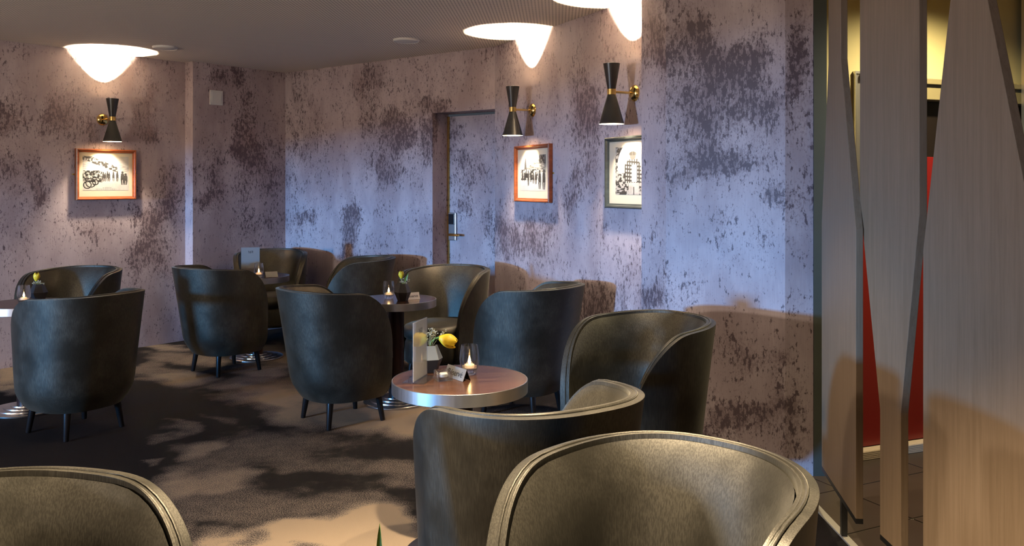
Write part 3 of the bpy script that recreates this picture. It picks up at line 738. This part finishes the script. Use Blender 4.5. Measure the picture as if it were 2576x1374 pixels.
# middle table
p = at_top(1013, 756); vase_obj(p, 1.08, 'black faceted vase on the middle table beside the reserved sign', VASEM, .15)
flower(p+Vector((0, 0, .085)), [(0, 0, 0), (-.003, 0, .03), (-.008, 0, .055)], (-.05, -.1, 1), .95, 'upright yellow tulip on the middle table', [[(.005, 0, .0), (.018, 0, .045), (.036, -.004, .092)]])
sprigs(p+Vector((0, 0, .085)), 10, .055, .04, 'green-brown sprigs in the black vase on the middle table', 5, (.015, 0))
# left table
p = at_top(97, 757); vase_obj(p, 1.08, 'black faceted vase on the left-edge table', VASEM, .5)
flower(p+Vector((0, 0, .085)), [(0, 0, 0), (-.01, 0, .03), (-.016, 0, .042)], (.22, -.1, 1), 1.05, 'yellow tulip on the left-edge table')
sprigs(p+Vector((0, 0, .085)), 16, .045, .035, 'cluster of dry buds in the vase on the left-edge table', 8)
# vase just below the bottom edge, one leaf rises into view
p = Vector((-.20, 1.30, TZ)); vase_obj(p, 1.05, 'faceted vase below the bottom edge holding the green leaf', VASEM, .2)
flower(p+Vector((0, 0, .07)), [(0, 0, 0), (.01, .01, .03), (.02, .02, .06)], (.3, .2, 1), .8, 'green pointed tulip leaf rising at the bottom edge', [[(0, 0, .0), (.001, 0, .08), (.002, .0, .158)]], head=False)

# ------------------------------------------------------------------ double-cone wall lamps
def cone_shell(mb, r0, z0, r1, z1, th, n=40):
    mb.lathe([(r0, z0), (r1, z1), (r1-.0006, z1+(.001 if z1 > z0 else -.001)), (r1-th, z1)], n, close=False, mi=0)
    mb.lathe([(r1-th, z1), (r0-th, z0)], n, close=False, mi=1)
def sconce(px, py, p0, d, n, label, pw_up, pw_dn):
    q, t_ = on_wall_px(px, p0, d); z = 1.942; q.z = z; ang = math.atan2(-n.x, n.y)     # local +y points into the room
    t = thing('wall_lamp', label, 'wall lamp', q, ang, 'double-cone wall lamps')
    L = .162
    MB().lathe([(.0, .028), (.02, .026), (.038, .019), (.048, .008), (.050, 0), (.0, 0)], 36, close=False, M=Matrix.Rotation(-math.pi/2, 4, 'X')).build('wall_plate', BRASS, t, 40)
    MB().tube([(0, .02, 0), (0, L-.02, 0)], .0075, 14).build('arm', BRASS, t, 50)
    C = Vector((0, L, 0))
    MB().lathe([(.0235, -.017), (.0255, -.016), (.0255, .016), (.0235, .017)], 32, C).build('collar', BRASS, t, 40)
    u = MB(); cone_shell(u, .0245, .016, .049, .164, .0015); o = u.build('upper_shade', [BLACKM, INNERM], t, 40); o.location = C
    u = MB(); cone_shell(u, .0245, -.016, .0735, -.187, .0015); o = u.build('lower_shade', [BLACKM, INNERM], t, 40); o.location = C
    b = MB().ball((0, 0, .070), .012).build('bulb', BULB, t, 60); b.location = C
    b = MB().ball((0, 0, -.062), .012).build('bulb', BULB, t, 60); b.location = C
    for nm, dz, pw in (('uplight', .092, pw_up), ('downlight', -.086, pw_dn)):
        l = add_light(nm, 'POINT', (C.x, C.y, dz), pw, (1, .82, .60), .008 if dz > 0 else .022); l.parent = t
    return t
UP, DN = 300, 38
sconce(258, 303, pA1, dA, nA, 'black and brass double-cone wall lamp above the left framed photograph', UP, DN)
sconce(1340, 276, pBC, dC, nC, 'black and brass double-cone wall lamp just right of the papered door', UP, DN)
sconce(1597, 233, pBC, dC, nC, 'black and brass double-cone wall lamp nearest the column', UP, DN)

# ------------------------------------------------------------------ framed photographs
def person_shape(u, v, x, y0, h, w):
    """soft silhouette: head, body, legs"""
    b = (np.abs(u-x) < w*(.55+.45*np.sin(np.clip((v-y0)/h, 0, 1)*3.1))) & (v > y0) & (v < y0+h*.84)
    gap = (np.abs(u-x) < w*.15) & (v < y0+h*.36)
    return (b & ~gap) | (((u-x)/(w*.62))**2+((v-(y0+h*.92))/(h*.10))**2 < 1)
def street_a(u, v):
    return np.clip(street_a0(u, v), 0, 1)**1.5
def street_a0(u, v):
    c = .72+.16*(fbm(u*14, v*10, 1)-.5)
    hill = v > .96-.42*u*u-.06+.1*(fbm(u*8, v*3, 2)-.5)
    slope = sstep(.05, -.1, v-(1.05-.55*u))
    tr = fbm(u*26, v*22, 3)
    c = c*(1-.0*slope)
    band = (v > .55) & (v < 1.08-.40*u)
    c = np.where(band, .62+.5*(fbm(u*7+v*9, v*34-u*12, 4)-.5), c)
    c = np.where((np.abs(v-(.98-.48*u)) < .09) & (u < .75), np.where(tr > .5, .10, .55), c)
    c = np.where((u < .42) & (v > .24) & (v < .58), np.where(fbm(u*30, v*26, 5) > .47, .07, .60), c)
    for x, h, w in ((.48, .26, .02), (.53, .30, .024), (.57, .27, .02), (.66, .29, .022), (.745, .30, .026), (.86, .40, .04), (.93, .34, .045), (.44, .28, .024)):
        c = np.where(person_shape(u, v, x, .26 if w < .03 else .16, h, w), .07+.14*tr, c)
    for x, y, r in ((.17, .22, .10), (.10, .16, .08), (.27, .24, .06)):
        d = np.hypot((u-x), (v-y)*.8); c = np.where((np.abs(d-r) < .012) | ((d < r) & (np.abs(np.sin(np.arctan2(v-y, u-x)*4)) < .16)), .06, c)
    c = np.where(((np.abs(v-.075) < .008) & (np.abs(u-.52) < .10) | (np.abs(v-.04) < .008) & (np.abs(u-.5) < .22)) & (np.sin(u*160) > -.4), .35, c)
    return c
def street_b(u, v):
    return np.clip(street_b0(u, v), 0, 1)**1.5
def street_b0(u, v):
    tr = fbm(u*24, v*20, 2); c = .78+.1*(tr-.5)
    c = np.where((v < 1.02-.5*(1-u)*1.0+.05*(tr-.5)) & (v > .5), .45+.9*(fbm(u*12+v*6, v*30, 3)-.5), c)
    c = np.where((u > .75) & (v > .75), np.where(tr > .45, .12, .4), c)
    c = np.where((v > .30) & (v < .60) & (u < .7), np.where(fbm(u*26, v*15, 5) > .5, .10, .62), c)
    c = np.where((np.abs(u-.2) < .02*(1.1-v)*5) & (v > .6) & (v < .92), .2, c)
    for x, y0, h, w in ((.08, .28, .25, .03), (.16, .27, .22, .025), (.32, .14, .42, .035), (.42, .24, .28, .03), (.52, .2, .3, .035), (.62, .18, .34, .04), (.77, .05, .52, .055), (.93, .03, .55, .06)):
        c = np.where(person_shape(u, v, x, y0, h, w), .06+.16*tr, c)
    return np.where((v < .14) & (u < .3) & (np.abs(np.sin(v*95)) < .3) & (np.sin(u*120) > -.2), .45, c)
def worker(u, v):
    return np.clip(worker0(u, v), 0, 1)**1.4
def worker0(u, v):
    tr = fbm(u*20, v*24, 1); x = u
    c = np.where(tr > .52, .12, .60)
    d = np.hypot((u-.5)*1.0, (v-.62)*.9); c = np.where((d < .40) & (v > .45), .80+.12*(tr-.5), c)
    c = np.where((np.abs(d-.40) < .035) & (v > .5), .88, c)
    sh = (np.abs(u-.5) < .14+.09*sstep(.74, .6, v)) & (v > .24) & (v < .74)
    pl = .62-.5*((np.sin(u*95) > .1) | (np.sin(v*80+u*8) > .25))
    c = np.where(sh, pl, c)
    ve = (np.abs(u-.54) < .07) & (v > .26) & (v < .62); c = np.where(ve, .75, c)
    lg = (np.abs(u-.53) < .15) & (v < .25); c = np.where(lg, .62+.3*(fbm(u*9, v*14, 4)-.5), c)
    c = np.where((np.abs(u-.53) < .012) & (v < .16), .15, c)
    hd = ((u-.5)/.085)**2+((v-.80)/.075)**2 < 1; c = np.where(hd, .25, c)
    hat = (((u-.5)/.105)**2+((v-.845)/.055)**2 < 1) & (v > .815); c = np.where(hat, .12+.2*(np.abs(np.sin(u*70)) < .3), c)
    return c
def picture(px, p0, d, n, z0, z1, wd, fm, fn, label, mount, split=None, side_hooks=True):
    q, t_ = on_wall_px(px, p0, d); q.z = z0; ang = math.atan2(d.y, d.x); h = z1-z0
    t = thing('framed_photograph', label, 'picture', q, ang, 'framed photographs'); th = .035; b = .028
    # mitred frame: four mouldings with a stepped profile (local -y into the room)
    prof = [(0, -.002), (0, -.030), (.006, -.036), (.014, -.034), (.019, -.024), (b, -.020), (b, -.002)]
    cor = [(-wd/2, 0), (wd/2, 0), (wd/2, h), (-wd/2, h)]; inn = [(1, 1), (-1, 1), (-1, -1), (1, -1)]
    fr = bpy.data.objects.new('frame', None)
    fm_ob = None
    for k in range(4):
        vs = []
        for c in (k, (k+1) % 4):
            for s, y in prof: vs.append((cor[c][0]+inn[c][0]*s, y, cor[c][1]+inn[c][1]*s))
        m = len(prof); MB().add(vs, [(i, (i+1) % m, m+(i+1) % m, m+i) for i in range(m)]+[tuple(range(m))[::-1], tuple(range(m, 2*m))]).build('frame_moulding', fm, t)
    bpy.data.objects.remove(fr)
    MB().box(-wd/2+.01, wd/2-.01, -.014, -.003, .01, h-.01).build('mount', MATB, t)['label'] = 'cream picture mount'
    l, r, bo, tp = mount
    print_plane('photo_print', wd-2*b-l-r, h-2*b-bo-tp, fn, t, PRINT, 170, 140, Matrix.Translation(((l-r)/2, -.0148, b+bo)))['label'] = 'black and white photo print'
    if side_hooks:
        for s in (-1, 1):
            MB().box(min(s*wd/2, s*(wd/2+.022)), max(s*wd/2, s*(wd/2+.022)), -.006, -.001, h*.5-.006, h*.5+.006).ball((s*(wd/2+.015), -.007, h*.5), .004).build('side_bracket', BRASS, t)
picture(265, pA1, dA, nA, 1.275, 1.695, .508, FRAMEW, street_a, 'reddish wooden frame with black and white street scene on the left wall', (.030, .032, .05, .03))
picture(1345, pBC, dC, nC, 1.274, 1.688, .55, FRAMEW, street_b, 'reddish wooden frame with black and white crowd scene right of the door', (.05, .05, .055, .045))
picture(1597, pBC, dC, nC, 1.258, 1.690, .57, FRAMEG, worker, 'dark green frame with photo of a man in a checked shirt, partly behind the column', (.07, .07, .055, .035), side_hooks=False)

# ------------------------------------------------------------------ small fixtures
q, _ = on_wall_px(543, pA2, dA); t = thing('wall_plate', 'square white blank plate high on the wall beside the corner', 'wall plate', (q.x, q.y, 2.194), math.atan2(dA.y, dA.x))
MB().box(-.067, .067, -.012, 0, -.067, .067).build('cover', WHITEP, t, bevel=.004); MB().box(-.05, .05, -.015, -.012, -.05, .05).build('rocker', WHITEP, t, bevel=.002)
for px, py, r, lb in ((1022, 100, .10, 'round pale disc fixture on the ceiling above the papered door'), (415, 118, .095, 'round pale disc fixture on the ceiling near the left wall lamp')):
    Y = F*(CEIL-H)/(HY-py); t = thing('ceiling_disc', lb, 'ceiling fixture', ((px-CX)/F*Y, Y, CEIL), 0, 'disc fixtures on the ceiling')
    MB().lathe([(r, 0), (r, -.008), (r*.93, -.016), (r*.9, -.013)], 40, close=False).build('rim', WHITEP, t, 40)
    MB().lathe([(r*.91, -.006), (r*.9, -.013), (r*.5, -.019), (.0, -.021)], 40, close=False).build('cover', WHITEP, t, 40)
def downlight(x, y, pw, label, spot=88, col=(1, .80, .55)):
    t = thing('recessed_downlight', label, 'ceiling light', (x, y, CEIL), 0, 'recessed downlights above the frame')
    MB().lathe([(.055, 0), (.055, -.006), (.042, -.008), (.040, 0)], 32, close=False).build('ring', WHITEP, t, 40)
    l = add_light('downlight_beam', 'SPOT', (0, 0, -.012), pw, col, .03, None, None, spot, .6); l.parent = t
downlight(.20, 3.40, 60, 'recessed downlight above the front table, out of view')
downlight(-.08, 1.92, 450, 'recessed downlight above the foreground, out of view')
downlight(-1.9, 4.2, 9, 'added fill downlight above the left carpet, out of view')  # added unseen lamp, a little fill over the left carpet
c = PW(s0+.35, .55); t = thing('corridor_spotlight', 'corridor ceiling spotlight out of view', 'ceiling light', (c.x, c.y, CEIL))
MB().lathe([(.05, 0), (.05, -.01), (.038, -.012), (.036, 0)], 28, close=False).build('ring', WHITEP, t, 40)
l = add_light('corridor_beam', 'SPOT', (0, 0, -.015), 120, (1, .86, .52), .05, None, None, 150, 1.0); l.parent = t

def fill_lamp(x, y, z, pw, label):  # added unseen pendants, warm fill for the walls and ceiling
    t = thing('fill_pendant', label, 'fill lamp', (x, y, CEIL), 0, 'added fill lamps out of view')
    MB().tube([(0, 0, 0), (0, 0, z-CEIL+.11)], .004, 8).build('cord', BLACKM, t)
    MB().lathe([(.0, 0), (.05, 0), (.05, -.02), (.0, -.022)], 24, close=False).build('canopy', BRASS, t, 40)
    MB().lathe([(.03, z-CEIL+.105), (.034, z-CEIL+.12), (.02, z-CEIL+.14), (.0, z-CEIL+.145)], 20, close=False).build('cap', BRASS, t, 40)
    l = add_light('fill_light', 'POINT', (0, 0, z-CEIL), pw, (1, .86, .72), .11); l.parent = t
fill_lamp(-4.6, .9, 1.40, 175, 'added warm fill lamp out of view at left')
fill_lamp(-1.6, -2.0, 1.45, 18, 'added warm fill lamp out of view behind the camera')
